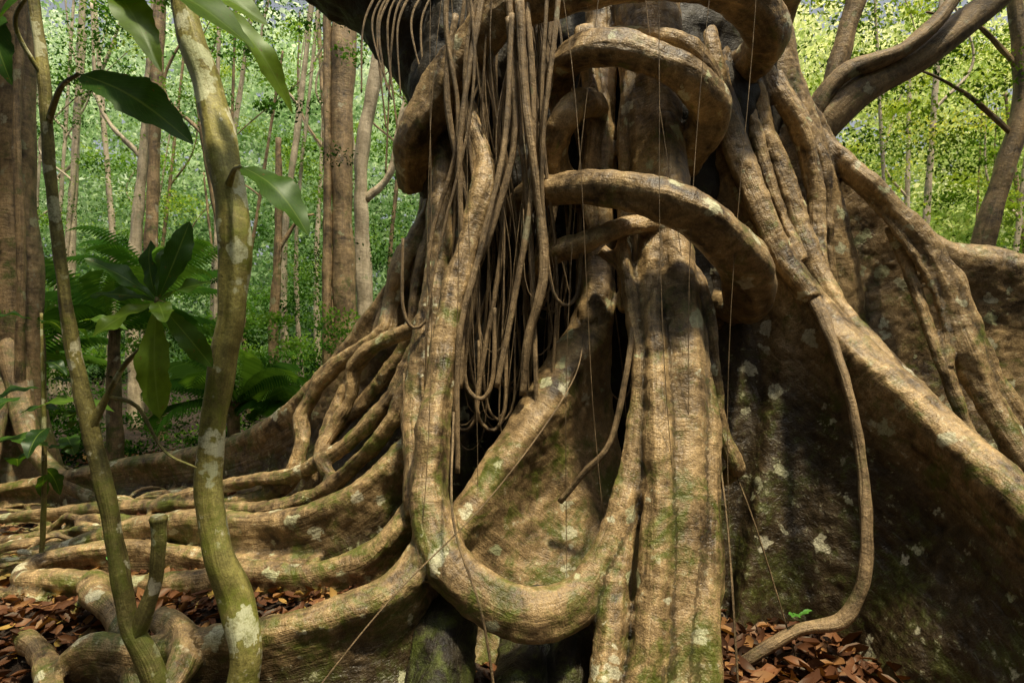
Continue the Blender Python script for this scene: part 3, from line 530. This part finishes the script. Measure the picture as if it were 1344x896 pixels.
M=NT('forest_soil');p=M.n('ShaderNodeNewGeometry').outputs['Position']
n1=M.noise(p,1.5,4,.6);n2=M.noise(p,22,4,.7);v=M.n('ShaderNodeTexVoronoi');v.inputs['Scale'].default_value=16;M.l(p,v.inputs['Vector'])
c1=M.ramp(v.outputs['Distance'],[(.0,(0.13,0.06,0.028)),(.5,(0.04,0.021,0.011))]);col=M.mix(n1,c1,(0.025,0.016,0.009));col=M.mix(.7,col,M.ramp(n2,[(.3,.4),(.7,1.3)]),'MULTIPLY')
b=M.n('ShaderNodeBsdfPrincipled');M.l(col,b.inputs['Base Color']);b.inputs['Roughness'].default_value=.85
bp=M.n('ShaderNodeBump');bp.inputs['Distance'].default_value=.04;M.l(n2,bp.inputs['Height']);M.l(bp.outputs[0],b.inputs['Normal']);M.l(b.outputs[0],M.out.inputs[0])
mesh_np('ground',V,F,None,M.m)

def litter(name,x,y,z,size,val,mat,seed):
    r=np.random.default_rng(seed); m=len(x)
    u=np.array([-1,0,1]);vv=np.array([0,.3,.65,1]);pr=np.array([.12,.85,.9,.05])
    T=[]
    for j,a in enumerate(vv):
        for q in u: T.append((q*.24*pr[j],a-.5,abs(q)*pr[j]))
    T=np.array(T); k=len(T)
    az=r.uniform(0,6.28,m);tilt=r.normal(0,.4,m);rl=r.normal(0,.4,m);curl=r.uniform(-.2,.8,m);fold=r.uniform(-.05,.32,m)
    lx=T[:,0][None]*r.uniform(.7,1.5,(m,1));ly=T[:,1][None]*np.ones((m,1));lz=fold[:,None]*T[:,2][None]+curl[:,None]*(T[:,1]**2)[None]
    y1=ly*np.cos(tilt)[:,None]-lz*np.sin(tilt)[:,None];z1=ly*np.sin(tilt)[:,None]+lz*np.cos(tilt)[:,None]
    x2=lx*np.cos(rl)[:,None]+z1*np.sin(rl)[:,None];z2=-lx*np.sin(rl)[:,None]+z1*np.cos(rl)[:,None]
    x3=x2*np.cos(az)[:,None]-y1*np.sin(az)[:,None];y3=x2*np.sin(az)[:,None]+y1*np.cos(az)[:,None]
    s=size[:,None];P=np.stack([x[:,None]+x3*s,y[:,None]+y3*s,z[:,None]+z2*s],-1).reshape(-1,3)
    q=np.array([[j*3+i,j*3+i+1,j*3+i+4,j*3+i+3] for j in range(3) for i in range(2)])
    F=(q[None]+(np.arange(m)*k)[:,None,None]).reshape(-1,4)
    return mesh_np(name,P,F,{'val':('FLOAT',np.repeat(val,k))},mat)
LIT=leafmat('dry_leaf',[(0,(0.035,0.016,0.010)),(.4,(0.11,0.045,0.022)),(.75,(0.22,0.095,0.042)),(.93,(0.36,0.19,0.07)),(1,(0.5,0.35,0.08))],trans=.12,gloss=.03,rough=.5)
r=np.random.default_rng(5);m=16000
x=r.uniform(-9,5,m);y=r.uniform(2.3,11,m);z=gz(x,y)+.01+r.random(m)*.03
litter('leaf_litter',x,y,z,r.uniform(.05,.14,m),r.random(m)**1.1,LIT,6)
m=9000;x=r.uniform(-5,-.6,m);y=r.uniform(3.3,7,m);z=gz(x,y)+.02+r.random(m)*.06
litter('leaf_litter',x,y,z,r.uniform(.04,.13,m),r.random(m)**.8,LIT,8)
m=2000;x=r.uniform(1.0,2.7,m);y=r.uniform(2.8,5.6,m);z=gz(x,y)+.04+r.random(m)*.08
litter('fallen_leaves',x,y,z,r.uniform(.06,.20,m),r.random(m)*.9,LIT,7)
sd=[]
for (sx,sy,sz) in [(-2.75,4.2,.48),(1.75,3.75,.3),(1.02,3.0,.12),(-2.6,4.9,.5)]:
    for i in range(6):
        a=random.uniform(0,6.28);l=random.uniform(.04,.08);b=(sx+random.uniform(-.04,.04),sy+random.uniform(-.04,.04),sz+random.uniform(0,.06))
        sd.append(dict(base=b,tip=(b[0]+l*math.cos(a),b[1]+l*math.sin(a),b[2]+.02),width=l*.5,side=(0,-.2,1),nu=4,nv=8,val=1.0,wave=0))
leaves('seedlings',sd,leafmat('seedling_leaf',[(0,(0.05,0.14,0.02)),(1,(0.10,0.30,0.04))],trans=.4))

# ------------------------------------------------------------------ light
sd=Vector((.18,-.27,.95)).normalized()
el=math.asin(sd.z); rot=math.atan2(sd.x,sd.y)
W=bpy.data.worlds.new('World');scene.world=W;W.use_nodes=True;nt=W.node_tree
sky=nt.nodes.new('ShaderNodeTexSky');sky.sky_type='NISHITA';sky.sun_disc=False;sky.sun_elevation=el;sky.sun_rotation=rot
sky.dust_density=6.0
hs=nt.nodes.new('ShaderNodeHueSaturation');hs.inputs['Saturation'].default_value=.35
bg=nt.nodes['Background'];nt.links.new(sky.outputs[0],hs.inputs['Color']);nt.links.new(hs.outputs[0],bg.inputs[0]);bg.inputs[1].default_value=.15
sl=bpy.data.lights.new('sun','SUN');sl.energy=5;sl.angle=math.radians(4);sl.color=(1,.87,.60)
so=bpy.data.objects.new('sun',sl);COL.objects.link(so);so.rotation_euler=sd.to_track_quat('Z','Y').to_euler()
scene.view_settings.view_transform='Standard';scene.view_settings.look='None';scene.view_settings.exposure=0
cam=bpy.data.cameras.new('camera');cam.lens=36*800/1344;cam.sensor_width=36;cam.clip_end=2000;cam.clip_start=.05
co=bpy.data.objects.new('camera',cam);COL.objects.link(co);co.location=(0,0,2.0);co.rotation_euler=(math.radians(90),0,0)
scene.camera=co
